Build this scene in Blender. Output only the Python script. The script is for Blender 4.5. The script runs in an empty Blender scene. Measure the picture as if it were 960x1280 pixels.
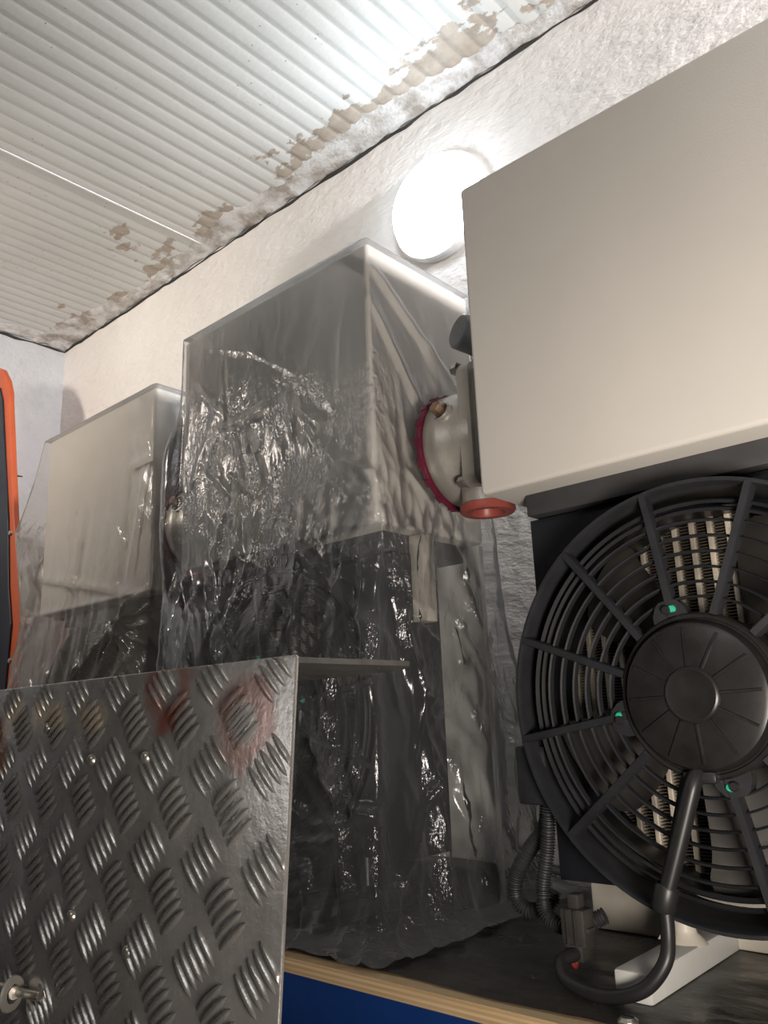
import bpy, bmesh, math, random
import numpy as np
from mathutils import Matrix, Vector, noise as mnoise
random.seed(7)
PI = math.pi
S = bpy.context.scene
C = S.collection
H = 1.1                       # camera height above the floor
# ------------------------------------------------------------------ camera
cam_d = bpy.data.cameras.new('camera')
cam = bpy.data.objects.new('camera', cam_d); C.objects.link(cam)
cam_d.sensor_fit = 'VERTICAL'; cam_d.sensor_height = 36.0
cam_d.lens = 36.0*1014.5/1280.0; cam_d.clip_start = 0.01
rt = Vector((0.73777, 0.67396, -0.03846)); dn = Vector((-0.19316, 0.15618, -0.96866)); fw = Vector((-0.64683, 0.72207, 0.24541))
cam.matrix_world = Matrix(((rt.x, -dn.x, -fw.x, 0), (rt.y, -dn.y, -fw.y, 0), (rt.z, -dn.z, -fw.z, H), (0, 0, 0, 1)))
S.camera = cam
# ------------------------------------------------------------------ world, exposure, large lights
w = bpy.data.worlds.new('world'); S.world = w; w.use_nodes = True
w.node_tree.nodes['Background'].inputs[0].default_value = (0.75, 0.80, 0.9, 1)
w.node_tree.nodes['Background'].inputs[1].default_value = 0.02
S.view_settings.view_transform = 'Standard'; S.view_settings.look = 'None'
S.view_settings.gamma = 1; S.view_settings.use_curve_mapping = False
S.view_settings.exposure = 0.42
S.cycles.transparent_max_bounces = 24
LAMP_STRENGTH = 12.5

def area(name, loc, target, sx, sy, power, col):
    d = bpy.data.lights.new(name, 'AREA'); d.shape = 'RECTANGLE'; d.size = sx; d.size_y = sy
    d.energy = power; d.color = col
    o = bpy.data.objects.new(name, d); C.objects.link(o); o.location = loc
    o.rotation_euler = (Vector(target)-Vector(loc)).to_track_quat('-Z', 'Y').to_euler()
    return o
lfl = area('left_fill_light', (-2.25, -0.35, H+1.02), (-2.0, 1.25, H+1.05), 0.16, 0.16, 4.5, (1.0, 0.88, 0.75))  # unseen warm fill, added to brighten the left of the rear wall
lfl.data.spread = math.radians(105)
wwl = area('warm_work_light', (0.16, 0.15, 0.93), (-0.30, 0.8, 1.35), 0.22, 0.22, 4.2, (1.0, 0.90, 0.80))
wwl.data.spread = math.radians(130)
sfl = area('side_fill_light', (1.38, 0.85, H+0.98), (-2.2, 1.20, H+1.02), 0.10, 0.24, 7.0, (1.0, 0.95, 0.93))  # added fill raking the rear wall, no lamp known on that side
sfl.data.spread = math.radians(55)
area('tread_glint_light', (-0.30, -1.25, H+1.30), (-0.6, 0.6, H), 1.0, 0.25, 4.2, (1.0, 0.97, 0.96))  # unseen source, placed so the tread bars catch highlights

# ------------------------------------------------------------------ helpers
def tag(o, label=None, cat=None, group=None, kind=None):
    if label: o['label'] = label
    if cat: o['category'] = cat
    if group: o['group'] = group
    if kind: o['kind'] = kind
    return o
def empty(name, loc, label, cat, group=None):
    o = bpy.data.objects.new(name, None); C.objects.link(o); o.location = loc; o.empty_display_size = 0.05
    return tag(o, label, cat, group)

class MB:
    """collects shapes, then links them as one mesh object"""
    def __init__(s): s.v = []; s.f = []
    def add(s, vs, fs):
        b = len(s.v); s.v += [tuple(p) for p in vs]; s.f += [tuple(b+i for i in f) for f in fs]; return s
    def bm(s, bm):
        bm.verts.index_update(); s.add([v.co[:] for v in bm.verts], [[v.index for v in f.verts] for f in bm.faces]); bm.free(); return s
    def box(s, x0, x1, y0, y1, z0, z1, bev=0.0, seg=2, rot=None):
        bm = bmesh.new(); bmesh.ops.create_cube(bm, size=1)
        for v in bm.verts:
            v.co = Vector(((x0+x1)/2+v.co.x*(x1-x0), (y0+y1)/2+v.co.y*(y1-y0), (z0+z1)/2+v.co.z*(z1-z0)))
        if bev > 0: bmesh.ops.bevel(bm, geom=bm.edges[:], offset=bev, segments=seg, profile=0.5, affect='EDGES')
        if rot is not None: bmesh.ops.transform(bm, matrix=rot, verts=bm.verts)
        return s.bm(bm)
    def lathe(s, prof, origin, axis, n=48, closed=False):
        """prof: list of (radius, height along axis)"""
        ax = Vector(axis).normalized(); t = Vector((0, 0, 1)) if abs(ax.z) < .9 else Vector((1, 0, 0))
        u = ax.cross(t).normalized(); v = ax.cross(u); o = Vector(origin)
        vs = []; fs = []
        for r, h in prof:
            for k in range(n):
                a = 2*PI*k/n; vs.append(o+ax*h+(u*math.cos(a)+v*math.sin(a))*max(r, 1e-5))
        m = len(prof)
        for i in range(m if closed else m-1):
            j = (i+1) % m
            for k in range(n):
                k2 = (k+1) % n; fs.append((i*n+k, i*n+k2, j*n+k2, j*n+k))
        return s.add(vs, fs)
    def tube(s, pts, r, n=12, step=0.004, rfun=None, flat=1.0):
        P = catmull(pts, step); N = len(P)
        T = [(P[min(i+1, N-1)]-P[max(i-1, 0)]).normalized() for i in range(N)]
        u = T[0].orthogonal().normalized(); vs = []; fs = []; L = 0
        for i in range(N):
            if i: L += (P[i]-P[i-1]).length
            u = (u-T[i]*u.dot(T[i])).normalized(); v = T[i].cross(u)
            rr = rfun(L) if rfun else r
            for k in range(n):
                a = 2*PI*k/n; vs.append(P[i]+u*math.cos(a)*rr+v*math.sin(a)*rr*flat)
        for i in range(N-1):
            for k in range(n):
                k2 = (k+1) % n; fs.append((i*n+k, i*n+k2, (i+1)*n+k2, (i+1)*n+k))
        fs.append(tuple(range(n))[::-1]); fs.append(tuple((N-1)*n+k for k in range(n)))
        return s.add(vs, fs)
    def prism(s, poly, y0, y1, holes=None):
        """polygon in (x,z), extruded along y"""
        n = len(poly); vs = [(x, y0, z) for x, z in poly]+[(x, y1, z) for x, z in poly]
        fs = [tuple(range(n)), tuple(range(2*n-1, n-1, -1))]+[(i, i+n, (i+1) % n+n, (i+1) % n) for i in range(n)]
        return s.add(vs, fs)
    def build(s, name, m, parent=None, loc=(0, 0, 0), smooth=35, label=None, cat=None, group=None, kind=None, fix=True):
        me = bpy.data.meshes.new(name); me.from_pydata(s.v, [], s.f); me.update()
        if fix:
            bm = bmesh.new(); bm.from_mesh(me); bmesh.ops.recalc_face_normals(bm, faces=bm.faces); bm.to_mesh(me); bm.free()
        me.polygons.foreach_set('use_smooth', [True]*len(me.polygons))
        if smooth < 180: me.set_sharp_from_angle(angle=math.radians(smooth))
        me.materials.append(m)
        o = bpy.data.objects.new(name, me); C.objects.link(o); o.location = loc
        if parent: o.parent = parent
        return tag(o, label, cat, group, kind)
def catmull(pts, step):
    P = [Vector(p) for p in pts]; out = []
    for i in range(len(P)-1):
        p0 = P[max(i-1, 0)]; p1 = P[i]; p2 = P[i+1]; p3 = P[min(i+2, len(P)-1)]
        n = max(2, int((p2-p1).length/step))
        for k in range(n):
            t = k/n; out.append(0.5*((2*p1)+(p2-p0)*t+(2*p0-5*p1+4*p2-p3)*t*t+(3*p1-p0-3*p2+p3)*t**3))
    out.append(P[-1]); return out
def ring_strip(mb, cx, cz, r, y0, y1, t, n=96):
    """flat hoop about the y axis"""
    mb.lathe([(r-t, y0), (r-t*.4, y0-t*.8), (r, y0), (r, y1), (r-t, y1)], (cx, 0, cz), (0, 1, 0), n, closed=True)

# ------------------------------------------------------------------ materials
def mat(name):
    m = bpy.data.materials.new(name); m.use_nodes = True; nt = m.node_tree
    return m, nt, nt.nodes['Principled BSDF']
def nd(nt, typ, **kw):
    n = nt.nodes.new(typ)
    for k, v in kw.items():
        if k in n.inputs: n.inputs[k].default_value = v
        else: setattr(n, k, v)
    return n
def noise_tex(nt, scale, detail=4, rough=.55, coord='Object', stretch=None):
    tc = nt.nodes.new('ShaderNodeTexCoord'); out = tc.outputs[coord]
    if stretch:
        mp = nt.nodes.new('ShaderNodeMapping'); mp.inputs['Scale'].default_value = stretch
        nt.links.new(out, mp.inputs['Vector']); out = mp.outputs[0]
    n = nd(nt, 'ShaderNodeTexNoise', Scale=scale, Detail=detail, Roughness=rough); nt.links.new(out, n.inputs['Vector']); return n
def ramp(nt, src, a, b, ca=(0, 0, 0, 1), cb=(1, 1, 1, 1)):
    r = nt.nodes.new('ShaderNodeValToRGB'); e = r.color_ramp.elements
    e[0].position = a; e[0].color = ca; e[1].position = b; e[1].color = cb
    nt.links.new(src, r.inputs[0]); return r
def bump(nt, b, src, strength, dist):
    n = nd(nt, 'ShaderNodeBump', Strength=strength, Distance=dist); nt.links.new(src, n.inputs['Height'])
    nt.links.new(n.outputs[0], b.inputs['Normal']); return n
def mixc(nt, fac, a, b):
    m = nt.nodes.new('ShaderNodeMix'); m.data_type = 'RGBA'
    for sock, v in ((m.inputs[0], fac), (m.inputs[6], a), (m.inputs[7], b)):
        if isinstance(v, bpy.types.NodeSocket): nt.links.new(v, sock)
        else: sock.default_value = v
    return m.outputs[2]
def math_n(nt, op, a, b=0.0, clamp=False):
    n = nt.nodes.new('ShaderNodeMath'); n.operation = op; n.use_clamp = clamp
    for i, v in enumerate((a, b)):
        if isinstance(v, bpy.types.NodeSocket): nt.links.new(v, n.inputs[i])
        else: n.inputs[i].default_value = v
    return n.outputs[0]
def c4(c): return (c[0], c[1], c[2], 1)
def plain(name, col, rough=.5, metal=0.0, var=.12, scale=30, bmp=0.0, bscale=200, spec=.5):
    m, nt, b = mat(name)
    n = noise_tex(nt, scale)
    r = ramp(nt, n.outputs[0], .3, .7, c4([x*(1-var) for x in col]), c4([min(1, x*(1+var)) for x in col]))
    nt.links.new(r.outputs[0], b.inputs['Base Color'])
    b.inputs['Roughness'].default_value = rough; b.inputs['Metallic'].default_value = metal
    b.inputs['Specular IOR Level'].default_value = spec
    if bmp: bump(nt, b, noise_tex(nt, bscale, 3).outputs[0], bmp, .001)
    return m
M = {}
M['cream'] = plain('cream_paint', (.63, .60, .555), .42, var=.03, scale=6, bmp=.15, bscale=500)
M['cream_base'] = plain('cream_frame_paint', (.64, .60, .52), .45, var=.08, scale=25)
M['grey_paint'] = plain('light_grey_paint', (.60, .60, .58), .5, var=.06, scale=20)
M['dark_panel'] = plain('dark_grey_panel', (.045, .045, .048), .5, var=.15)
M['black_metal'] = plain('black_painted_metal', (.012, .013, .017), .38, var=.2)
M['black_plastic'] = plain('black_moulded_plastic', (.022, .023, .026), .42, var=.25, scale=40, bmp=.2, bscale=400)
M['guard'] = plain('grille_plastic', (.020, .021, .024), .45, var=.25, scale=30, bmp=.15, bscale=500)
M['blade'] = plain('fan_blade_plastic', (.045, .041, .037), .6, var=.25, scale=20)
M['hub'] = plain('black_motor_cover', (.022, .021, .021), .33, var=.3, scale=35, bmp=.12, bscale=60, metal=.3)
M['rubber'] = plain('black_rubber', (.018, .018, .019), .4, var=.2)
M['hose'] = plain('corrugated_black_hose', (.035, .037, .04), .5, var=.2)
M['connector'] = plain('grey_brown_connector', (.040, .036, .033), .55, var=.2, scale=60)
M['fin'] = plain('dusty_cooling_fin', (.10, .085, .065), .6, metal=.3, var=.3)
M['tube'] = plain('dusty_aluminium_tube', (.68, .61, .50), .5, metal=.2, var=.2, scale=60)
M['cast'] = plain('cast_aluminium', (.46, .44, .40), .38, metal=.55, var=.10, scale=30, bmp=.2, bscale=300)
M['grey_cap'] = plain('grey_cap', (.22, .23, .24), .5)
M['red'] = plain('red_gasket', (.13, .012, .035), .4, var=.2)
M['red_cap'] = plain('red_plastic_cap', (.30, .065, .05), .4, var=.15)
M['brass'] = plain('brassy_bolt', (.50, .34, .24), .28, metal=.9, var=.25, scale=80)
M['steel'] = plain('worn_steel', (.55, .52, .47), .3, metal=.9, var=.15, scale=60)
M['green'] = plain('green_paint_mark', (.03, .42, .26), .35)
M['tan'] = plain('tan_tag', (.35, .27, .18), .5)
M['orange'] = plain('orange_paint', (.50, .095, .030), .4, var=.10, scale=10)
M['navy'] = plain('dark_navy_panel', (.014, .018, .028), .35, var=.2)
M['blue'] = plain('blue_steel_paint', (.008, .045, .21), .42, var=.12, scale=8)
M['lamp_base'] = plain('lamp_base', (.75, .75, .75), .4)
M['floor'] = plain('concrete_floor', (.12, .115, .11), .8, var=.15, scale=4)
M['wire_red'] = plain('red_wire', (.30, .04, .03), .5)

def mat_wall(name, col, dirty=0.0):
    m, nt, b = mat(name)
    big = noise_tex(nt, 2.5, 5)
    r = ramp(nt, big.outputs[0], .35, .7, c4([x*.90 for x in col]), c4(col))
    base = r.outputs[0]
    if dirty:
        sm = noise_tex(nt, 7, 6, .65)
        f = ramp(nt, sm.outputs[0], .52, .64).outputs[0]
        base = mixc(nt, math_n(nt, 'MULTIPLY', f, dirty), base, (.36, .37, .38, 1))
    nt.links.new(base, b.inputs['Base Color']); b.inputs['Roughness'].default_value = .65
    n1 = noise_tex(nt, 70, 5, .6, stretch=(.5, 1, 1)); n2 = noise_tex(nt, 22, 3, .5, stretch=(.6, 1, 1.2))
    h = math_n(nt, 'ADD', n1.outputs[0], math_n(nt, 'MULTIPLY', n2.outputs[0], 1.4))
    bump(nt, b, h, .65, .007)
    return m
M['wall'] = mat_wall('stucco_wall', (.80, .78, .76))
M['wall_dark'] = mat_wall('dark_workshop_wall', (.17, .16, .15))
M['wall_l'] = mat_wall('smooth_dirty_wall', (.50, .51, .53), .5)

def mat_ceiling():
    m, nt, b = mat('painted_sheet_ceiling')
    tc = nt.nodes.new('ShaderNodeTexCoord'); sx = nt.nodes.new('ShaderNodeSeparateXYZ'); nt.links.new(tc.outputs['Object'], sx.inputs[0])
    big = noise_tex(nt, 1.6, 4)
    base = ramp(nt, big.outputs[0], .3, .7, (.56, .57, .55, 1), (.66, .67, .65, 1)).outputs[0]
    # brown speckles
    vo = nd(nt, 'ShaderNodeTexVoronoi', Scale=42.0); nt.links.new(tc.outputs['Object'], vo.inputs['Vector'])
    spot = math_n(nt, 'LESS_THAN', vo.outputs['Distance'], .085)
    keep = math_n(nt, 'GREATER_THAN', noise_tex(nt, 5, 2).outputs[0], .52)
    base = mixc(nt, math_n(nt, 'MULTIPLY', spot, math_n(nt, 'MULTIPLY', keep, .75)), base, (.20, .16, .12, 1))
    # peeled patches close to the rear wall (object y runs to the wall)
    edge = math_n(nt, 'SUBTRACT', 1.25, sx.outputs['Y'])            # distance to wall
    band = ramp(nt, edge, .02, .30, (1, 1, 1, 1), (0, 0, 0, 1)).outputs[0]
    pn = noise_tex(nt, 3.6, 7, .62, stretch=(1, 1.5, 1))
    pm = math_n(nt, 'ADD', pn.outputs[0], math_n(nt, 'MULTIPLY', band, .20))
    patch = ramp(nt, pm, .695, .71).outputs[0]
    inner = noise_tex(nt, 16, 5, .6)
    pc = ramp(nt, inner.outputs[0], .35, .65, (.30, .25, .20, 1), (.44, .39, .33, 1)).outputs[0]
    base = mixc(nt, patch, base, pc)
    nt.links.new(base, b.inputs['Base Color']); b.inputs['Roughness'].default_value = .5
    h = math_n(nt, 'ADD', math_n(nt, 'MULTIPLY', patch, -.5), math_n(nt, 'MULTIPLY', noise_tex(nt, 60, 4).outputs[0], .25))
    bump(nt, b, h, .5, .004)
    return m
M['ceiling'] = mat_ceiling()
def mat_foam():
    m, nt, b = mat('rough_joint_filler')
    n = noise_tex(nt, 14, 5, .65)
    r = ramp(nt, n.outputs[0], .38, .58, (.36, .32, .28, 1), (.72, .72, .71, 1))
    nt.links.new(r.outputs[0], b.inputs['Base Color']); b.inputs['Roughness'].default_value = .75
    bump(nt, b, noise_tex(nt, 150, 5, .65).outputs[0], .8, .006)
    return m
M['foam'] = mat_foam()
M['crack'] = plain('dark_joint_gap', (.03, .028, .027), .9)

def mat_wood():
    m, nt, b = mat('plywood')
    tc = nt.nodes.new('ShaderNodeTexCoord'); sx = nt.nodes.new('ShaderNodeSeparateXYZ'); nt.links.new(tc.outputs['Object'], sx.inputs[0])
    n = noise_tex(nt, 25, 4, .6, stretch=(.15, 1, 6))
    base = ramp(nt, n.outputs[0], .3, .7, (.62, .42, .22, 1), (.86, .67, .42, 1)).outputs[0]
    ply = math_n(nt, 'FRACT', math_n(nt, 'MULTIPLY', sx.outputs['Z'], 1/.0055))
    dark = ramp(nt, ply, .42, .5).outputs[0]
    base = mixc(nt, math_n(nt, 'MULTIPLY', dark, .38), base, (.34, .18, .07, 1))
    nt.links.new(base, b.inputs['Base Color']); b.inputs['Roughness'].default_value = .55
    return m
M['wood'] = mat_wood()

def mat_sheet():
    m, nt, b = mat('dark_dirty_sheet')
    n = noise_tex(nt, 9, 6, .6)
    base = ramp(nt, n.outputs[0], .35, .75, (.022, .022, .022, 1), (.085, .078, .068, 1)).outputs[0]
    n2 = noise_tex(nt, 5.5, 3, .5)
    base = mixc(nt, ramp(nt, n2.outputs[0], .66, .70).outputs[0], base, (.16, .085, .03, 1))
    nt.links.new(base, b.inputs['Base Color'])
    rr = ramp(nt, noise_tex(nt, 14, 4).outputs[0], .3, .7, (.22, .22, .22, 1), (.5, .5, .5, 1)); nt.links.new(rr.outputs[0], b.inputs['Roughness'])
    bump(nt, b, noise_tex(nt, 35, 4, .6, stretch=(.5, 1, 1)).outputs[0], .5, .004)
    return m
M['sheet'] = mat_sheet()

def mat_tread():
    m, nt, b = mat('worn_tread_plate_aluminium')
    tc = nt.nodes.new('ShaderNodeTexCoord')
    n = noise_tex(nt, 18, 6, .65)
    base = ramp(nt, n.outputs[0], .3, .72, (.27, .26, .25, 1), (.46, .445, .425, 1)).outputs[0]
    def near(p, r, wob=.012, sc=60):
        wn = nd(nt, 'ShaderNodeTexNoise', Scale=sc, Detail=3.0); nt.links.new(tc.outputs['Object'], wn.inputs['Vector'])
        d = nt.nodes.new('ShaderNodeVectorMath'); d.operation = 'DISTANCE'; nt.links.new(tc.outputs['Object'], d.inputs[0]); d.inputs[1].default_value = (p[0], 0, p[1])
        v = math_n(nt, 'ADD', d.outputs['Value'], math_n(nt, 'MULTIPLY', math_n(nt, 'SUBTRACT', wn.outputs[0], .5), wob*2))
        return ramp(nt, v, r*.72, r, (1, 1, 1, 1), (0, 0, 0, 1)).outputs[0]
    def stain(p, r, base, col, amt, hole=0.0):
        f = near(p, r)
        if hole: f = math_n(nt, 'MULTIPLY', f, math_n(nt, 'SUBTRACT', 1.0, near(p, hole)))
        return mixc(nt, math_n(nt, 'MULTIPLY', f, amt), base, col)
    red = (.30, .055, .028, 1)
    base = stain((-.122, -.010), .030, base, red, .5, .014)
    base = stain((-.119, -.034), .010, base, red, .55)
    base = stain((-.041, -.034), .030, base, red, .4, .014)
    base = stain((-.37, -.050), .035, base, (.34, .10, .035, 1), .6)
    cr = (.62, .54, .42, 1)
    for p in ((-.335, -.020), (-.345, -.035), (-.30, -.022), (-.28, -.024), (-.262, -.025), (-.225, -.026), (-.205, -.028)):
        base = stain(p, .013, base, cr, .85)
    nt.links.new(base, b.inputs['Base Color']); b.inputs['Metallic'].default_value = .74
    rr = ramp(nt, noise_tex(nt, 40, 5, .6).outputs[0], .3, .7, (.20, .20, .20, 1), (.32, .32, .32, 1)); nt.links.new(rr.outputs[0], b.inputs['Roughness'])
    bump(nt, b, noise_tex(nt, 130, 5, .6).outputs[0], .25, .0015)
    return m
M['tread'] = mat_tread()

M['flange'] = plain('dirty_shaded_aluminium', (.055, .053, .05), .55, metal=.3, var=.4, scale=40)  # dirty rim; the extra darkness stands in for shade under the flange
def mat_emit(name, col, s):
    m, nt, b = mat(name); b.inputs['Base Color'].default_value = c4(col)
    b.inputs['Emission Color'].default_value = c4(col); b.inputs['Emission Strength'].default_value = s
    n = noise_tex(nt, 6, 2); r = ramp(nt, n.outputs[0], 0, 1, (.97, .97, .97, 1), (1, 1, 1, 1))
    nt.links.new(mixc(nt, 1.0, c4(col), c4(col)), b.inputs['Emission Color']); nt.links.new(r.outputs[0], b.inputs['Base Color'])
    return m
M['lamp'] = mat_emit('glowing_lamp_dome', (.80, .90, 1.0), LAMP_STRENGTH)

def mat_film(name, milk, milkcol, gloss, bstr):
    """thin clear polythene: see-through, slightly milky, shiny along its creases"""
    m = bpy.data.materials.new(name); m.use_nodes = True; nt = m.node_tree; nt.nodes.clear(); L = nt.links
    out = nt.nodes.new('ShaderNodeOutputMaterial')
    n1 = noise_tex(nt, 9, 3, .6); n2 = noise_tex(nt, 38, 4, .6, stretch=(1, 1, .55))
    ridge = math_n(nt, 'ABSOLUTE', math_n(nt, 'SUBTRACT', n2.outputs[0], .5))
    n3 = noise_tex(nt, 110, 3, .55, stretch=(1, 1, .6))
    ridge3 = math_n(nt, 'ABSOLUTE', math_n(nt, 'SUBTRACT', n3.outputs[0], .5))
    tco = nt.nodes.new('ShaderNodeTexCoord'); sz = nt.nodes.new('ShaderNodeSeparateXYZ'); L.new(tco.outputs['Object'], sz.inputs[0])
    zt = math_n(nt, 'ADD', sz.outputs['Z'], math_n(nt, 'MULTIPLY', math_n(nt, 'SUBTRACT', n1.outputs[0], .5), .30))
    tight = ramp(nt, zt, .72, .84, (1, 1, 1, 1), (.10, .10, .10, 1)).outputs[0]     # pulled smooth over the upper box
    amp = math_n(nt, 'MULTIPLY', ramp(nt, n1.outputs[0], .42, .66).outputs[0], tight)
    h = math_n(nt, 'ADD', ridge, math_n(nt, 'MULTIPLY', ridge3, .30))
    bp = nd(nt, 'ShaderNodeBump', Distance=.012)
    L.new(math_n(nt, 'ADD', .06*bstr, math_n(nt, 'MULTIPLY', amp, .75*bstr)), bp.inputs['Strength']); L.new(h, bp.inputs['Height'])
    tr = nt.nodes.new('ShaderNodeBsdfTransparent'); tr.inputs[0].default_value = (.95, .955, .955, 1)
    df = nt.nodes.new('ShaderNodeBsdfDiffuse'); df.inputs[0].default_value = c4(milkcol)
    tl = nt.nodes.new('ShaderNodeBsdfTranslucent'); tl.inputs[0].default_value = c4(milkcol)
    md = nt.nodes.new('ShaderNodeMixShader'); md.inputs[0].default_value = .5; L.new(df.outputs[0], md.inputs[1]); L.new(tl.outputs[0], md.inputs[2])
    gl = nt.nodes.new('ShaderNodeBsdfGlossy'); gl.inputs['Roughness'].default_value = .17; gl.inputs[0].default_value = (.95, .96, 1, 1)
    for x in (df, tl, gl): L.new(bp.outputs[0], x.inputs['Normal'])
    lw = nt.nodes.new('ShaderNodeLayerWeight'); lw.inputs[0].default_value = .28; L.new(bp.outputs[0], lw.inputs['Normal'])
    mv = math_n(nt, 'MULTIPLY', math_n(nt, 'ADD', .55, math_n(nt, 'MULTIPLY', n1.outputs[0], .9)), milk)
    mf = math_n(nt, 'ADD', mv, math_n(nt, 'MULTIPLY', math_n(nt, 'POWER', lw.outputs['Facing'], 1.4), .38), True)
    m1 = nt.nodes.new('ShaderNodeMixShader'); L.new(mf, m1.inputs[0]); L.new(tr.outputs[0], m1.inputs[1]); L.new(md.outputs[0], m1.inputs[2])
    m2 = nt.nodes.new('ShaderNodeMixShader')
    L.new(math_n(nt, 'MULTIPLY', lw.outputs['Fresnel'], gloss, True), m2.inputs[0]); L.new(m1.outputs[0], m2.inputs[1]); L.new(gl.outputs[0], m2.inputs[2])
    L.new(m2.outputs[0], out.inputs[0]); return m
M['film'] = mat_film('clear_polythene', .06, (.86, .88, .90), 1.3, 1.4)
M['film_milky'] = mat_film('milky_polythene', .20, (.80, .75, .69), 1.0, .6)

# ------------------------------------------------------------------ room
XL, XR, YB, YF, ZC = -2.634, 1.5, 1.25, -2.2, 2.435
def slab(name, x0, x1, y0, y1, z0, z1, m): return MB().box(x0, x1, y0, y1, z0, z1).build(name, m, kind='structure')
slab('wall_back', XL-.1, XR+.1, YB, YB+.1, 0, ZC+.12, M['wall'])
slab('wall_left', XL-.1, XL, YF, YB, 0, ZC+.12, M['wall_l'])
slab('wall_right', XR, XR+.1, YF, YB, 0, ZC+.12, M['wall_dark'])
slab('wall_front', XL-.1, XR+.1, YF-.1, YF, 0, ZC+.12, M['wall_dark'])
slab('floor', XL-.1, XR+.1, YF-.1, YB+.1, -.1, 0, M['floor'])
def ceiling_panel(x0, x1, dep):
    mb = MB(); prof = []; p = .0435; n = int((x1-x0)/p)+1
    for i in range(n+1):
        b = x0+i*p
        for dx, dz in ((0, 0), (.020, 0), (.026, dep*.6), (.0305, dep), (.035, dep*.6), (.041, 0)):
            if b+dx < x1: prof.append((b+dx, ZC+dz))
    prof.append((x1, ZC))
    ys = (YF, -1, 0, .5, 1.0, YB); k = len(prof)
    vs = [(x, y, z) for y in ys for x, z in prof]+[(x, y, ZC+.05) for y in (YF, YB) for x in (x0, x1)]
    fs = [(r*k+i, r*k+i+1, (r+1)*k+i+1, (r+1)*k+i) for r in range(len(ys)-1) for i in range(k-1)]
    e = len(ys)*k; fs.append((e, e+1, e+3, e+2))
    return mb.add(vs, fs)
SEAM = -1.742
c = ceiling_panel(SEAM+.0015, XR, .0022).build('ceiling', M['ceiling'], kind='structure', smooth=60, fix=False)
c2 = ceiling_panel(XL, SEAM-.0015, .0016).build('ceiling', M['ceiling'], kind='structure', smooth=60, fix=False)
MB().box(SEAM-.003, SEAM+.0035, YF, YB-.01, ZC-.003, ZC+.004, .001).build('trim_1', M['lamp_base'], kind='structure')
def lumpy_bead(name, p0, p1, inward, width, seed):
    """rough filler smeared along the joint between ceiling and wall"""
    p0 = Vector(p0); p1 = Vector(p1); L = (p1-p0).length; n = int(L/.008); mb = MB(); vs = []; fs = []; K = 10
    d = (p1-p0)/n; inw = Vector(inward)
    for i in range(n+1):
        q = p0+d*i; wv = width*(.55+1.0*max(0, mnoise.noise((i*.02, seed, 0))+.35)+.25*mnoise.noise((i*.11, seed, 5)))
        for k in range(K):
            t = k/(K-1); a = t*wv
            hh = .0085*math.exp(-t*1.6)*(1-t**3)*(1+.8*mnoise.noise((i*.25, k*.8, seed))) if k < K-1 else -.002
            vs.append(q+inw*a+Vector((0, 0, -hh)))
    for i in range(n):
        for k in range(K-1): fs.append((i*K+k, i*K+k+1, (i+1)*K+k+1, (i+1)*K+k))
    return mb.add(vs, fs).build(name, M['foam'], kind='structure', smooth=180, fix=False)
lumpy_bead('trim_2', (XL+.005, YB-.004, ZC), (XR, YB-.004, ZC), (0, -1, 0), .075, 1.3)
lumpy_bead('trim_3', (XL+.004, YF, ZC), (XL+.004, YB, ZC), (1, 0, 0), .05, 7.1)
def gap_line(name, p0, p1, r, seed):
    p0 = Vector(p0); p1 = Vector(p1); n = int((p1-p0).length/.03); pts = []
    for i in range(n+1):
        q = p0.lerp(p1, i/n); pts.append(q+Vector((0, 0, .006*mnoise.noise((i*.6, seed, 0)))))
    return MB().tube(pts, r, 6, .015, rfun=lambda l: r*(.35+1.2*max(0, .35+mnoise.noise((l*9, seed, 2))))).build(name, M['crack'], kind='structure', smooth=180)
gap_line('trim_4', (XL, YB-.001, ZC-.013), (XR, YB-.001, ZC-.013), .0042, 2.2)
gap_line('trim_5', (XL+.001, -1.0, ZC-.014), (XL+.001, YB, ZC-.014), .0042, 9.2)
gap_line('trim_6', (XL+.001, -1.0, 1.93), (XL+.001, YB-.12, 1.93), .004, 5.2)

# ------------------------------------------------------------------ wall lamp
lp = empty('wall_lamp', (-.916, YB, H+1.06), 'glowing round white bulkhead lamp on the rough white wall', 'lamp')
mb = MB(); R0 = .113
mb.lathe([(R0*math.cos(a), .022+.058*math.sin(a)) for a in [i*PI/2/10 for i in range(11)]], (0, 0, 0), (0, -1, 0), 56)
mb.build('diffuser', M['lamp'], lp, smooth=180)
MB().lathe([(0, 0), (.120, 0), (.122, .004), (.122, .018), (.118, .022), (.111, .022)], (0, 0, 0), (0, -1, 0), 56).build('base_ring', M['lamp_base'], lp)

# ------------------------------------------------------------------ storage rack and board
ZB = H-.2634
rk = empty('storage_rack', (-.9, .95, 0), 'blue painted steel rack beam under the plywood board', 'rack')
def rackbox(n, x0, x1, y0, y1, z0, z1, bev=.004):
    return MB().box(x0+.9, x1+.9, y0-.95, y1-.95, z0, z1, bev).build(n, M['blue'], rk)
rackbox('beam', -2.5, .9, .686, .736, ZB-.016-.075, ZB-.016)
rackbox('beam', -2.5, .9, 1.14, 1.19, ZB-.016-.075, ZB-.016)
for x in (-2.56, .9):
    for y in (.69, 1.13): rackbox('upright', x, x+.06, y, y+.06, 0, ZB-.02)
MB().box(-2.56, .95, .68, 1.2, -.016, 0, .0012, 1).build('plywood_board', M['wood'], None, (0, 0, ZB), label='raw plywood shelf board resting on the blue rack beam', cat='board')
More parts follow.
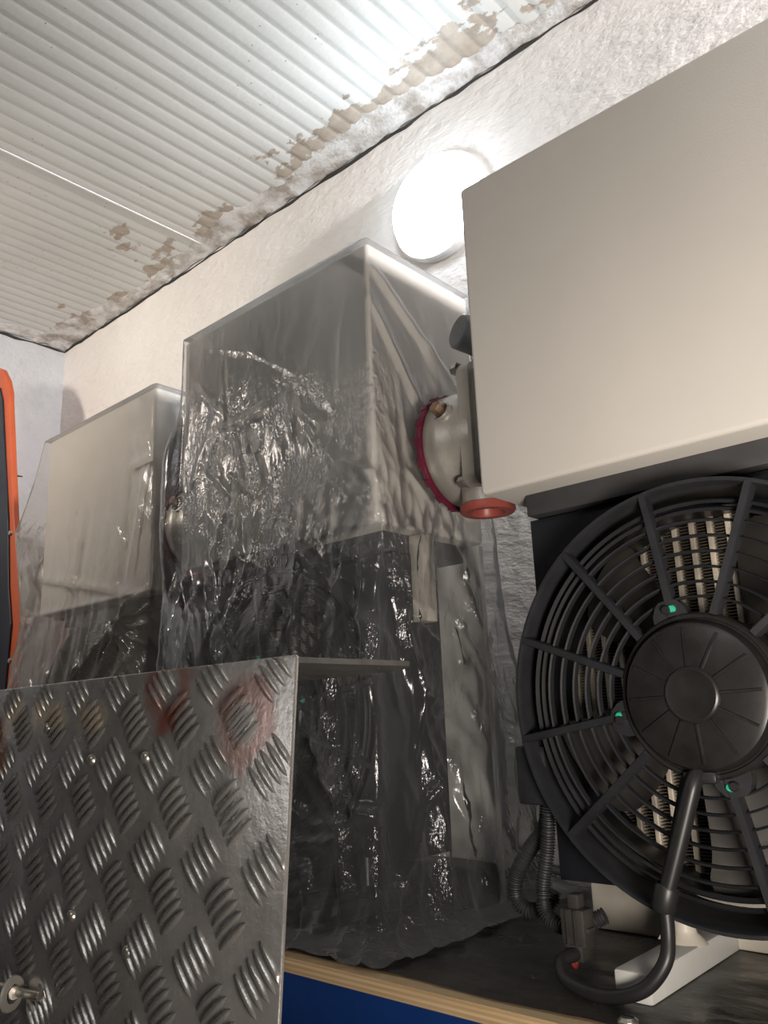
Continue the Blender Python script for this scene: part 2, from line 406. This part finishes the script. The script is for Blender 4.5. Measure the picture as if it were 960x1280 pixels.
# dirty dark sheet lying on the board
mb = MB(); nx, ny = 300, 60; vs = []; fs = []
for j in range(ny+1):
    for i in range(nx+1):
        x = -2.45+3.0*i/nx; y = .697+.497*j/ny+.006*mnoise.noise((i*.09, j*.02, 3))
        z = .0012+.0022*max(0, mnoise.noise((x*9, y*22, 1)))+.0010*abs(mnoise.noise((x*30, y*45, 6)))
        vs.append((x, y, z))
for j in range(ny):
    for i in range(nx): a = j*(nx+1)+i; fs.append((a, a+1, a+nx+2, a+nx+1))
mb.add(vs, fs).build('floor_sheet', M['sheet'], None, (0, 0, ZB), smooth=180, label='dark dirty creased sheet laid over the plywood board', cat='sheet')
bs = empty('board_screw', (-.382, .715, ZB+.002), 'shiny screw head in the dark sheet near the board edge', 'screw')
MB().lathe([(0, .004), (.006, .0035), (.009, .001), (.0095, -.001)], (0, 0, 0), (0, 0, 1), 20).build('head', M['steel'], bs)
MB().box(-.006, .006, -.0009, .0009, .0030, .0045).build('slot', M['black_metal'], bs)

# ------------------------------------------------------------------ the compressor unit (origin: box left, box front, board top)
UNIT_GROUP = 'three matching fan machines in a row on the shelf'
def make_unit():
    u = empty('compressor_unit', (-.556, .8, ZB), 'x', 'machine', UNIT_GROUP)
    # housing: folded sheet-metal box
    hs = MB().box(0, .47, 0, .25, .5243, .9575, .006, 3).build('housing', M['cream'], u)
    MB().box(.036, .44, .045, .235, .497, .5255, .002).build('underside_tray', M['dark_panel'], u)
    MB().box(.004, .468, .237, .25, .0, .523, .002).build('back_panel', M['grey_paint'], u)
    MB().box(.440, .466, .10, .128, .395, .523, .002).build('side_post', M['cream_base'], u)
    # radiator shroud: plate with a round opening
    fx, fz = .243, .273
    x0, x1, z0, z1 = .031, .443, .079, .4945; y0, y1 = .060, .110
    n = 96; ro = .196; circ = []; sq = []
    for k in range(n):
        a = 2*PI*k/n; cx, cz = math.cos(a), math.sin(a); circ.append((fx+ro*cx, fz+ro*cz))
        t = min(((x1-fx) if cx > 0 else (fx-x0))/max(abs(cx), 1e-6), ((z1-fz) if cz > 0 else (fz-z0))/max(abs(cz), 1e-6)); sq.append((fx+t*cx, fz+t*cz))
    for cxx, czz in ((x0, z0), (x1, z0), (x1, z1), (x0, z1)):
        k = min(range(n), key=lambda q: (sq[q][0]-cxx)**2+(sq[q][1]-czz)**2); sq[k] = (cxx, czz)
    mb = MB(); vs = []
    for y in (y0, y1): vs += [(x, y, z) for x, z in circ]+[(x, y, z) for x, z in sq]
    fs = []
    for k in range(n):
        k2 = (k+1) % n
        fs += [(k, k2, n+k2, n+k), (2*n+k, 3*n+k, 3*n+k2, 2*n+k2), (k, 2*n+k, 2*n+k2, k2), (n+k, n+k2, 3*n+k2, 3*n+k)]
    sh = mb.add(vs, fs).build('radiator_shroud', M['black_metal'], u)
    # radiator core behind the opening: upright flat tubes with fins between
    mb = MB().box(x0+.004, x1-.004, .155, .158, z0+.004, z1-.004)
    for k in range(115): z = z0+.01+k*.0035; mb.box(x0+.006, x1-.006, .116, .150, z, z+.0011)
    core = mb.build('radiator_core', M['fin'], u)
    mb = MB(); xx = x0+.012
    while xx < x1-.01: mb.box(xx, xx+.0062, .111, .156, z0+.004, z1-.004, .001, 1); xx += .0205
    mb.build('tube_row', M['tube'], core)
    MB().box(x0, x1, .110, .160, z0, z0+.006).box(x0, x1, .11, .16, z1-.006, z1).box(x0, x0+.006, .11, .16, z0, z1).box(x1-.006, x1, .11, .16, z0, z1).build('radiator_frame', M['black_metal'], u)
    # fan
    for k in range(5):
        a0 = math.radians(124+72*k); mb = MB(); vs = []; fs = []; nr, na = 10, 8
        for s_ in (0, 1):
            for i in range(nr+1):
                t = i/nr; r = .074+.114*t; sw = math.radians(10*math.sin(t*2.2)); half = math.radians(21-3*t)
                if i == nr: half *= .88
                for j in range(na+1):
                    v = j/na*2-1; a = a0+sw+half*v
                    vs.append((fx+r*math.cos(a), .058+.020*v+.006*v*v+.0025*s_, fz+r*math.sin(a)))
        A = (nr+1)*(na+1)
        for i in range(nr):
            for j in range(na):
                q = i*(na+1)+j; fs += [(q, q+1, q+na+2, q+na+1), (A+q, A+q+na+1, A+q+na+2, A+q+1)]
        rim = [j for j in range(na+1)]+[i*(na+1)+na for i in range(1, nr+1)]+[nr*(na+1)+j for j in range(na-1, -1, -1)]+[i*(na+1) for i in range(nr-1, 0, -1)]
        for i in range(len(rim)): q, r2 = rim[i], rim[(i+1) % len(rim)]; fs.append((q, r2, A+r2, A+q))
        mb.add(vs, fs).build('fan_blade', M['blade'], u, smooth=50)
    MB().lathe([(0, .035), (.070, .035), (.075, .040), (.075, .080), (0, .082)], (fx, 0, fz), (0, 1, 0), 48).build('fan_rotor', M['black_plastic'], u)
    g = MB()
    g.lathe([(.2085, .004), (.2105, 0), (.2135, 0), (.2150, .004), (.2150, .030), (.2185, .036), (.2185, .062), (.203, .062), (.203, .050), (.2085, .030)], (fx, 0, fz), (0, 1, 0), 120, closed=True)
    for r in (.1935, .1855): g.lathe([(r-.0035, .012), (r-.001, .008), (r+.0015, .012), (r+.003, .030), (r, .030)], (fx, 0, fz), (0, 1, 0), 110, closed=True)
    for i, r in enumerate((.1735, .1575, .1415, .126, .111, .0960)):
        ring_strip(g, fx, fz, r, .004-.0018*i, .0115-.0018*i, .0024)
    guard = g.build('fan_guard', M['guard'], u)
    for k in range(12):
        a = math.radians(99.5+30*k); d = Vector((math.cos(a), 0, math.sin(a))); p = Vector((-math.sin(a), 0, math.cos(a)))
        o = Vector((fx, 0, fz))+p*.004
        vs = []; fs = []
        for r, yb in ((.078, -.011), (.12, -.006), (.19, 0), (.2125, .001)):
            for sx_, sy_ in ((-1, 0), (-.75, -.002), (.75, -.002), (1, 0), (1, .013), (-1, .013)):
                vs.append(o+d*r+p*(sx_*.0042)+Vector((0, yb+sy_, 0)))
        for i in range(3):
            for j in range(6): q = i*6; fs.append((q+j, q+(j+1) % 6, q+6+(j+1) % 6, q+6+j))
        fs += [tuple(range(5, -1, -1)), tuple(range(18, 24))]
        MB().add(vs, fs).build('spoke', M['guard'], guard)
    # motor cover with radial ribs, boss and screwed ears
    m_ = MB()
    m_.lathe([(.0785, .010), (.0785, -.010), (.0765, -.013), (.0735, -.013), (.0725, -.011), (.0710, -.011), (.0700, -.018), (.0675, -.0225), (.0640, -.0240), (.030, -.0275), (.0265, -.0275), (.0262, -.0290), (.0250, -.0302), (.0235, -.0308), (.0222, -.0304), (0, -.0306)], (fx, 0, fz), (0, 1, 0), 96)
    for k in range(12):
        a = math.radians(92+30*k); d = Vector((math.cos(a), 0, math.sin(a))); p = Vector((-math.sin(a), 0, math.cos(a))); o = Vector((fx, 0, fz))
        vs = []
        for r, y in ((.0265, -.0278), (.0630, -.0240)):
            for sx_, sy_ in ((-.0019, .002), (-.0010, -.0021), (.0010, -.0021), (.0019, .002)): vs.append(o+d*r+p*sx_+Vector((0, y+sy_, 0)))
        m_.add(vs, [(0, 1, 5, 4), (1, 2, 6, 5), (2, 3, 7, 6), (0, 3, 2, 1), (4, 5, 6, 7)])
    hub = m_.build('motor_cover', M['hub'], u, smooth=30)
    for k in range(4):
        a = math.radians(104+90.5*k); d = Vector((math.cos(a), 0, math.sin(a))); p = Vector((-math.sin(a), 0, math.cos(a))); o = Vector((fx, 0, fz)); poly = []
        for rr, hw in ((.070, .019), (.084, .017), (.092, .012), (.0955, .007)): q = o+d*rr+p*hw; poly.append((q.x, q.z))
        for rr, hw in ((.0955, -.007), (.092, -.012), (.084, -.017), (.070, -.019)): q = o+d*rr+p*hw; poly.append((q.x, q.z))
        ear = MB().prism(poly, -.010, .004).build('motor_ear', M['guard'], u)
        c_ = o+d*.0855
        MB().lathe([(0, -.0165), (.0035, -.0165), (.0045, -.015), (.0045, -.009), (.0065, -.009), (.0065, -.0095)], (c_.x, 0, c_.z), (0, 1, 0), 12).build('ear_screw', M['rubber'], ear)
        q = c_+p*(-.0045)
        MB().lathe([(0, -.0145), (.003, -.0138), (.0042, -.0115), (.0042, -.0095)], (q.x, 0, q.z), (0, 1, 0), 12).build('paint_mark', M['green'], ear, label='green paint dab')
    # cable: thick sleeve, thin lead to a plug
    cd = MB().tube([(.2330, -.014, .2010), (.2306, -.022, .1911), (.219, -.026, .1573), (.2054, -.030, .1187), (.1945, -.033, .0890)], .0100, 14, .005, flat=.8).build('cable_sleeve', M['rubber'], u)
    MB().lathe([(.0098, -.012), (.0112, -.009), (.0112, .009), (.0098, .012)], (.196, -.032, .093), (.3, .06, 1), 16).build('sleeve_collar', M['rubber'], cd)
    MB().box(.2205, .2525, -.020, -.004, .1925, .2035, .003).build('sleeve_clip', M['rubber'], cd)
    MB().tube([(.1948, -.032, .0945), (.1971, -.038, .0625), (.1951, -.046, .0415), (.1771, -.054, .0200), (.1455, -.056, .0085), (.1154, -.053, .0082), (.0905, -.045, .0128), (.0787, -.030, .0230), (.0831, -.015, .0250), (.0855, -.003, .0270)], .0066, 12, .004).build('power_cable', M['rubber'], u)
    cn = MB().box(.0685, .0960, -.010, .012, .0300, .0665, .003).box(.0720, .0925, -.012, .014, .0180, .034, .002).box(.0765, .0790, -.0125, -.009, .030, .066).box(.0855, .0880, -.0125, -.009, .030, .066).box(.066, .0985, -.006, .008, .044, .049, .0015).box(.076, .089, -.006, .008, .066, .080, .002).build('plug_connector', M['connector'], u)
    MB().tube([(.078, 0, .020), (.080, -.006, .012), (.082, -.016, .020)], .0022, 8, .002).build('red_lead', M['wire_red'], cn)
    rf = lambda base: (lambda l: base*(1.0+.16*(1 if (l*330) % 1 < .5 else -.9)))
    MB().tube([(.0285, .050, .176), (.0265, .050, .1500), (.0190, .050, .1310), (-.0033, .050, .1067), (-.0215, .050, .0800), (-.0240, .050, .0560), (-.0090, .052, .0440), (.0120, .058, .0500), (.020, .062, .066)], .0078, 12, .0008, rfun=rf(.0078)).build('corrugated_hose', M['hose'], u)
    MB().tube([(.0430, .030, .178), (.0390, .030, .1400), (.0344, .030, .1100), (.0283, .026, .0755), (.0327, .022, .0500), (.0525, .020, .0412), (.0736, .026, .0430), (.0960, .034, .0540)], .0074, 12, .0008, rfun=rf(.0074)).build('corrugated_hose', M['hose'], u)
    jb = MB().box(.008, .048, .020, .075, .162, .226, .004).build('junction_block', M['black_plastic'], u)
    MB().box(.003, .0085, .03, .05, .178, .206, .0008).build('tag_plate', M['tan'], jb)
    MB().lathe([(0, .0), (.005, .0), (.005, .018), (.0085, .018), (.0085, .026), (0, .028)], (.034, .066, .086), (-1, -.3, .2), 10).build('drain_tap', M['black_plastic'], u)
    # base frame
    for x in (.140, .330): MB().box(x, x+.0365, -.040, .245, .0015, .0280, .003).build('foot_rail', M['grey_paint'], u)
    MB().box(.0, .47, .178, .232, .0015, .055, .004).build('base_beam', M['cream_base'], u)
    for x in (.158, .348):
        MB().lathe([(.022, .026), (.018, .031), (.0125, .036), (.0115, .040), (.0115, .080)], (x, .085, 0), (0, 0, 1), 24).build('support_post', M['cream_base'], u)
        MB().prism([(x-.028, .027), (x-.006, .027), (x-.006, .058)], .080, .088).build('gusset', M['cream_base'], u)
    # intake valve on the left of the housing
    vy, vz = .13, .638
    va = MB().lathe([(0, -.050), (.073, -.050), (.076, -.054), (.0765, -.070), (.0790, -.076), (.0795, -.092), (.0845, -.098), (.0850, -.122), (.082, -.126), (0, -.126)], (0, vy, vz), (1, 0, 0), 72).build('intake_valve', M['cast'], u, smooth=40)
    mb = MB().lathe([(.072, -.1262), (.0872, -.1262), (.0880, -.1275), (.0880, -.1320), (.0868, -.1332), (.072, -.1332)], (0, vy, vz), (1, 0, 0), 72, closed=True)
    for k in range(18):
        a = 2*PI*k/18; mb.box(-.1345, -.1255, -.006, .006, -.0015, .0015, 0, 1, Matrix.Translation((0, vy+.0880*math.cos(a), vz+.0880*math.sin(a))) @ Matrix.Rotation(a-PI/2, 4, 'X'))
    mb.build('gasket_ring', M['red'], va, label='dark red toothed gasket ring')
    # flange plate normal to x with rounded corners
    poly = []
    for cy, cz, a0 in ((.195, .725, 0), (.072, .725, 90), (.072, .578, 180), (.195, .578, 270)):
        for k in range(7): a = math.radians(a0+15*k); poly.append((cy+.016*math.cos(a), cz+.016*math.sin(a)))
    k = len(poly); mb = MB()
    mb.add([(-.066, y, z) for y, z in poly]+[(-.046, y, z) for y, z in poly], [tuple(range(k)), tuple(range(2*k-1, k-1, -1))]+[(i, (i+1) % k, (i+1) % k+k, i+k) for i in range(k)])
    poly2 = [(.1335+(y-.1335)*.9, .6515+(z-.6515)*.93) for y, z in poly]
    mb.add([(-.046, y, z) for y, z in poly2]+[(.001, y, z) for y, z in poly2], [tuple(range(k)), tuple(range(2*k-1, k-1, -1))]+[(i, (i+1) % k, (i+1) % k+k, i+k) for i in range(k)])
    mb.build('valve_flange', M['cast'], va)
    for y, z in ((.064, .735), (.064, .570), (.200, .735), (.200, .570)):
        MB().lathe([(0, .012), (.0065, .012), (.0080, .0105), (.0080, .002), (.0095, .002), (.0095, 0)], (-.066, y, z), (-1, 0, 0), 6).build('flange_bolt', M['steel'], va)
    MB().lathe([(0, .022), (.0085, .022), (.0095, .020), (.0095, .009)], (-.094, vy-.0700, vz+.035), (-.05, -.92, .38), 6).build('valve_plug', M['brass'], va, smooth=20)
    MB().lathe([(.0135, .010), (.0135, .006), (.0165, .005), (.0165, -.004)], (-.094, vy-.0700, vz+.035), (-.05, -.92, .38), 24).build('plug_seat', M['cast'], va)
    MB().lathe([(0, .622), (.034, .620), (.0345, .560), (.0350, .541)], (-.062, .105, 0), (0, 0, 1), 40).build('lower_port', M['cast'], va)
    MB().lathe([(.034, .543), (.038, .542), (.0385, .534), (.036, .531), (.024, .531), (.021, .536), (.019, .552), (0, .554)], (-.062, .105, 0), (0, 0, 1), 40).build('port_cap', M['red_cap'], va, label='red plastic ring closing the lower port')
    MB().lathe([(0, .0), (.0245, .0), (.027, .003), (.027, .040), (.022, .046), (.014, .050), (.014, .10)], (-.093, .105, .818), (.35, .9, -.2), 36).build('round_cap', M['grey_cap'], va)
    MB().tube([(-.082, .118, .742), (-.060, .100, .762), (-.048, .10, .768), (-.010, .10, .770)], .005, 10, .003).build('pipe_clip', M['steel'], va)
    return u
unit = make_unit()
def copy_tree(o, parent=None):
    c_ = o.copy(); C.objects.link(c_)
    if parent: c_.parent = parent
    for ch in [x for x in o.children]: copy_tree(ch, c_)
    return c_
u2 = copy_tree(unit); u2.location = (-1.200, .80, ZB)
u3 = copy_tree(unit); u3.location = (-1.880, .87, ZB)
for ch in u2.children:  # middle base parts blackened here to stand in for deep shade
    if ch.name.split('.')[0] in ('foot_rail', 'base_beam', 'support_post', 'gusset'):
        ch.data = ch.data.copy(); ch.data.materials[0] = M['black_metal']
unit['label'] = 'uncovered cream box machine with a bare black fan, nearest on the right'
u2['label'] = 'middle box machine seen through a clear shiny plastic cover'
u3['label'] = 'farthest box machine under a milky plastic cover, at left'

# ------------------------------------------------------------------ plastic covers
def square_loop(n, cr=.12):
    """n points around a unit square with rounded corners, plus outward normals; starts at front-left, runs to the right"""
    segs = [((-1+cr, -1), (1-cr, -1), (0, -1)), ((1, -1+cr), (1, 1-cr), (1, 0)), ((1-cr, 1), (-1+cr, 1), (0, 1)), ((-1, 1-cr), (-1, -1+cr), (-1, 0))]
    corner = [(1-cr, -1+cr, -90), (1-cr, 1-cr, 0), (-1+cr, 1-cr, 90), (-1+cr, -1+cr, 180)]
    pts = []
    wts = [1.25, 1.0, .6, .75]; tot = sum(wts); ncorn = max(4, n//60)
    for i, (a, b, nn) in enumerate(segs):
        m = int((n-4*ncorn)*wts[i]/tot)
        for k in range(m): t = k/m; pts.append((a[0]+(b[0]-a[0])*t, a[1]+(b[1]-a[1])*t, nn[0], nn[1]))
        cx, cy, a0 = corner[i]
        for k in range(ncorn): an = math.radians(a0+90*k/ncorn); pts.append((cx+cr*math.cos(an), cy+cr*math.sin(an), math.cos(an), math.sin(an)))
    return np.array(pts)
def seg_field(P, segs):
    """sum of crease ridges: P (n,2); segs list of (ax,az,bx,bz,width,amp)"""
    out = np.zeros(len(P))
    for ax, az, bx, bz, wd, am in segs:
        a = np.array((ax, az)); d = np.array((bx-ax, bz-az)); L2 = d@d
        t = np.clip(((P-a)@d)/L2, 0, 1); q = P-a-t[:, None]*d
        dist = np.sqrt((q**2).sum(1)); taper = np.minimum(1, np.minimum(t, 1-t)*6+.25)
        out += am*taper*np.maximum(0, 1-dist/wd)**1.5
    return out
def make_cover(name, levels, ztop, tent, matl, front_segs, side_segs, seed, rough, label, group, yv=.93, bulge=.146):
    """levels: list of (z, x0, x1, y0, y1) from the top edge down to the hem; rough: list of (z, amplitude) for loose wrinkles"""
    N = 380; loop = square_loop(N, .05); n = len(loop)
    zs = np.array([l[0] for l in levels]); B = np.array([l[1:] for l in levels])
    rows = []
    for k in np.linspace(.03, .985, 16): rows.append(('cap', k))
    for z in np.linspace(zs[0], zs[-1], 250): rows.append(('side', z))
    V = []; 
    rz = np.array([r[0] for r in rough]); ra = np.array([r[1] for r in rough])
    for kind, val in rows:
        if kind == 'cap':
            x0, x1, y0, y1 = B[0]; k = val; z = ztop+tent*(1-k**4)
        else:
            z = val; x0, x1, y0, y1 = [np.interp(-z, -zs, B[:, i]) for i in range(4)]; k = 1
        cx, cy, hx, hy = (x0+x1)/2, (y0+y1)/2, (x1-x0)/2, (y1-y0)/2
        X = cx+loop[:, 0]*hx*k; Y = cy+loop[:, 1]*hy*k; Z = np.full(n, z)
        if kind == 'side':
            am = np.interp(-z, -rz, ra)
            d = np.zeros(n)
            fr = np.clip(-loop[:, 3], 0, 1); sd = np.clip(loop[:, 2], 0, 1)
            d += fr*seg_field(np.c_[X, Z], front_segs)+sd*seg_field(np.c_[Y, Z], side_segs)
            w_ = np.array([mnoise.noise((x*7+seed, y*7, z*2.2)) for x, y in zip(X, Y)])
            w2 = np.array([1-2.2*abs(mnoise.noise((x*19+seed, y*19, z*6.5+.35*q*6))) for x, y, q in zip(X, Y, w_)])
            w3 = np.array([1-2.2*abs(mnoise.noise((x*48+3*q, y*48, z*22+seed))) for x, y, q in zip(X, Y, w_)])
            dl = np.clip(-loop[:, 2], 0, 1)*bulge*np.exp(-((Y-yv)/.125)**4)*(1/(1+np.exp(-(h+.52-z)/.018)))*(.35+.65/(1+np.exp(-(z-h-.24)/.02)))
            d += dl
            free = am*(1.5*w_+.65*w2+.22*w3)
            free = np.maximum(free, -.004) if am < .004 else free
            d += free
            X = X+loop[:, 2]*d; Y = Y+loop[:, 3]*d
            if val < zs[-1]+.02: Z = Z+np.maximum(0, .006*w2)
        else:
            Z = Z+.003*np.array([mnoise.noise((x*12+seed, y*12, 0)) for x, y in zip(X, Y)])*(1-k**6)
        V.append(np.c_[X, Y, Z])
    V = np.concatenate(V); fs = []
    for i in range(len(rows)-1):
        a = i*n; b = a+n
        for k in range(n):
            k2 = (k+1) % n; fs.append((a+k, b+k, b+k2, a+k2))
    fs.append(tuple(range(n)))
    ox, oy = float((B[0, 0]+B[0, 1])/2), float((B[0, 2]+B[0, 3])/2)
    V = V-np.array((ox, oy, ZB))
    mb = MB(); mb.v = [tuple(map(float, p)) for p in V]; mb.f = fs
    return mb.build(name, matl, None, (ox, oy, ZB), smooth=180, label=label, cat='plastic cover', group=group, fix=False)
def rnd_segs(n, x0, x1, z0, z1, lmin, lmax, tilt, spread, wmin, wmax, amin, amax, seed):
    r = random.Random(seed); out = []
    for _ in range(n):
        x, z = r.uniform(x0, x1), r.uniform(z0, z1); a = math.radians(r.gauss(tilt, spread)); l = r.uniform(lmin, lmax)
        out.append((x, z, x+l*math.cos(a), z-l*math.sin(a), r.uniform(wmin, wmax), r.uniform(amin, amax)))
    return out
h = H
CG = 'plastic covers over the two farther machines'
h = H
lv = [(h+.699, -1.204, -.727, .794, 1.056), (h+.45, -1.206, -.724, .792, 1.062), (h+.26, -1.212, -.716, .786, 1.07), (h+.12, -1.216, -.712, .768, 1.08),
      (h-.10, -1.22, -.706, .752, 1.09), (h-.20, -1.23, -.698, .738, 1.10), (h-.245, -1.24, -.680, .715, 1.12), (h-.2590, -1.27, -.655, .690, 1.15)]
fs_ = rnd_segs(26, -1.15, -.75, h+.27, h+.52, .03, .14, 70, 35, .006, .018, .002, .006, 3)
fs_ += rnd_segs(12, -1.18, -.74, h+.45, h+.68, .05, .20, 50, 30, .008, .02, .001, .003, 4)
fs_ += rnd_segs(34, -1.18, -.74, h-.05, h+.26, .06, .28, 78, 20, .008, .022, .004, .014, 5)
fs_ += rnd_segs(22, -1.2, -.72, h-.25, h-.02, .05, .18, 60, 45, .008, .02, .004, .012, 6)
fs_ += [(-.735, h+.26, -.72, h+.02, .02, .012), (-.76, h+.26, -.80, h-.04, .02, .012), (-1.1, h+.25, -.95, h-.02, .018, .012), (-1.17, h+.26, -1.02, h+.02, .018, .012)]
ss_ = rnd_segs(14, .83, 1.04, h+.30, h+.66, .05, .22, 60, 25, .008, .02, .001, .004, 7)
ss_ += rnd_segs(28, .80, 1.06, h-.24, h+.28, .06, .26, 80, 20, .008, .02, .004, .012, 8)
ss_ += [(.80, h+.27, .87, h-.20, .016, .014), (.80, h+.66, 1.05, h+.46, .016, .006), (.80, h+.60, 1.0, h+.30, .016, .005), (.94, h+.26, 1.05, h-.02, .02, .012)]
make_cover('plastic_cover', lv, h+.7005, .006, M['film'], fs_, ss_, 1.7, [(h+.70, .0008), (h+.56, .0012), (h+.44, .0025), (h+.28, .0035), (h+.20, .007), (h+.0, .010), (h-.20, .010), (h-.259, .006)],
           'clear crinkled shiny plastic cover over the middle machine', CG)
lv = [(h+.699, -1.905, -1.403, .864, 1.126), (h+.60, -1.95, -1.402, .864, 1.13), (h+.49, -2.03, -1.400, .866, 1.13), (h+.38, -1.99, -1.398, .866, 1.13), (h+.27, -1.95, -1.395, .862, 1.13),
      (h+.12, -1.945, -1.375, .842, 1.14), (h-.10, -1.97, -1.36, .825, 1.15), (h-.22, -1.98, -1.35, .80, 1.16), (h-.2590, -2.0, -1.335, .77, 1.17)]
f3 = rnd_segs(14, -1.9, -1.42, h+.28, h+.68, .08, .3, 55, 25, .012, .03, .001, .005, 13)
pin = (-1.405, h+.255)
f3 += [(pin[0], pin[1], -1.62, h+.08, .022, .022), (pin[0]-.01, pin[1], -1.56, h+.02, .016, .018), (pin[0]-.02, pin[1], -1.92, h+.36, .02, .006), (pin[0]-.02, pin[1], -1.90, h+.26, .02, .006)]
f3 += rnd_segs(20, -1.9, -1.4, h-.2, h+.24, .06, .26, 100, 25, .008, .02, .004, .012, 14)
f3 += [(-1.47, h+.19, -1.36, h+.24-.05*k, .007, .010) for k in range(6)]
s3 = rnd_segs(14, .88, 1.1, h+.3, h+.68, .08, .25, 80, 20, .01, .02, .003, .007, 15)+rnd_segs(20, .86, 1.12, h-.2, h+.28, .06, .2, 40, 30, .008, .016, .004, .012, 16)
make_cover('plastic_cover', lv, h+.7005, .006, M['film_milky'], f3, s3, 5.1, [(h+.70, .001), (h+.40, .002), (h+.28, .0035), (h+.18, .008), (h-.259, .008)],
           'dull milky plastic cover over the farthest machine, at left', CG, 1.0, .03)

# ------------------------------------------------------------------ orange framed machine at the far left
ob = empty('equipment_cabinet', (-2.45, .982, ZB), 'dark panelled equipment with a rounded orange frame, at left edge', 'equipment')
def rel(p): return [(x+2.45, z+.2634) for x, z in p]
outer = [(-2.60, -.2634), (-2.24, -.2634), (-2.262, .117), (-2.24, .19), (-2.225, .287), (-2.245, .40), (-2.275, .44), (-2.325, .60), (-2.42, .98), (-2.43, 1.03), (-2.455, 1.08), (-2.50, 1.13), (-2.55, 1.155), (-2.60, 1.16)]
inner = [(-2.60, -.22), (-2.275, -.22), (-2.287, .116), (-2.279, .291), (-2.313, .40), (-2.352, .6025), (-2.463, 1.0115), (-2.49, 1.06), (-2.53, 1.09), (-2.60, 1.10)]
def bevel_prism(poly, y0, y1, bev):
    bm = bmesh.new(); vs = [bm.verts.new((x, y0, z)) for x, z in poly]; f_ = bm.faces.new(vs)
    r_ = bmesh.ops.extrude_face_region(bm, geom=[f_]); bmesh.ops.translate(bm, verts=[v for v in r_['geom'] if isinstance(v, bmesh.types.BMVert)], vec=(0, y1-y0, 0))
    if bev: bmesh.ops.bevel(bm, geom=[e for e in bm.edges], offset=bev, segments=3, profile=.5, affect='EDGES', clamp_overlap=True)
    return MB().bm(bm)
bevel_prism(rel(outer), 0, .018, .004).build('frame', M['orange'], ob)
bevel_prism(rel(inner), -.006, .002, .002).build('side_panel', M['navy'], ob)
for z in (.62, .25, .12):
    MB().lathe([(0, .008), (.006, .007), (.008, .002), (.008, -.002)], (-2.262+2.45-.012-.16*(z-.25), 0, z+.2634-.06), (0, -1, 0), 12).build('frame_bolt', M['steel'], ob)

# ------------------------------------------------------------------ tread plate box in the foreground
tp = empty('tread_plate_box', (-.3374, .30, H+.0353), 'worn aluminium tread plate box with a folded top edge, in front of the shelf', 'metal box')
TH = -math.atan2(.082, .9966)
tp.rotation_euler = (TH, 0, 0)
XW, ZW = -.62, -1.13
mb = MB().box(XW, 0, 0, .003, ZW, 0, .0008, 1)
px, pz = .0550, .0508
def bar(cx, cz, dx, dz, L, wdt, hh):
    vs = []; fs = []; nu, nv = 8, 4; lx, lz = -dz, dx
    for i in range(nu+1):
        u_ = i/nu*2-1; hw = wdt/2*(1-abs(u_)**2.2)**.75+.00012
        for j in range(nv+1):
            v_ = j/nv*2-1; hgt = hh*(1-u_*u_)**.5*(1-v_*v_)**.75 if abs(u_) < 1 else 0
            x = cx+dx*u_*L/2+lx*v_*hw; z = cz+dz*u_*L/2+lz*v_*hw
            vs.append((min(max(x, XW), -.0004), .0003-hgt, min(max(z, ZW), -.0004)))
    for i in range(nu):
        for j in range(nv): a = i*(nv+1)+j; fs.append((a, a+1, a+nv+2, a+nv+1))
    mb.add(vs, fs)
s2 = math.sqrt(.5)
for i in range(-1, 12):
    for k in range(-1, 23):
        for typ in (0, 1):
            gx = -.0713+.055-px*i+(0 if typ == 0 else -px*.5-.003); gz = -.1096+2*pz-pz*k+(0 if typ == 0 else -pz*.5+.001)
            for q in range(-2, 3):
                if typ == 0: ax_, az_ = gx+q*.0046, gz+q*.0044; dx, dz = .727, -.686
                else: ax_, az_ = gx+q*.0040, gz-q*.0050; dx, dz = .787, .617
                if XW < ax_ < -.0045 and ZW < az_ < -.003: bar(ax_, az_, dx, dz, .0275, .0052, .0024)
fp = mb.build('front_panel', M['tread'], tp, smooth=50, fix=False)
# top flange folded back, level, with a worn rounded end
mb = MB(); K = 24; vs = []; fs = []
for i in range(K+1):
    y = .0026+.1154*i/K; up = y*.082-.0012
    x1_ = -.0005-.10*max(0, (y-.095)/.023)**2 if y > .095 else -.0005
    for t_ in (0, -.0032-.0018*(y > .10)):
        vs += [(XW, y, up+t_), (x1_, y, up+t_)]
for i in range(K):
    a = i*4; b_ = a+4; fs += [(a, a+1, b_+1, b_), (a+2, b_+2, b_+3, a+3), (a+1, a+3, b_+3, b_+1), (a, b_, b_+2, a+2)]
fs += [(0, 2, 3, 1), (4*K, 4*K+1, 4*K+3, 4*K+2)]
mb.add(vs, fs).build('top_flange', M['flange'], tp, fix=True)
MB().box(XW, XW+.003, .003, .118, ZW, -.004).build('side_panel', M['tread'], tp)
for x, z in ((-.2067, -.0561), (-.1386, -.0543), (-.2082, -.1538), (-.1372, -.1649), (-.2783, -.0332)):
    MB().lathe([(0, .0032), (.0022, .0029), (.0036, .0018), (.0042, 0), (.0042, -.001)], (x, 0, z), (0, -1, 0), 16).build('rivet', M['steel'], tp)
sb = MB().tube([(-.35, -.009, -.2052), (-.29, -.009, -.2050), (-.2547, -.009, -.2048)], .0040, 14, .004).tube([(-.2547, -.006, -.2048), (-.243, -.005, -.2040), (-.231, -.003, -.2035)], .0030, 12, .003).build('slide_bolt', M['steel'], tp)
MB().lathe([(.0060, -.0012), (.0105, -.0012), (.0112, 0), (.0105, .0012), (.0060, .0012)], (-.2547, -.0110, -.2048), (.9, .45, 0), 28, closed=True).build('bolt_collar', M['cast'], sb)
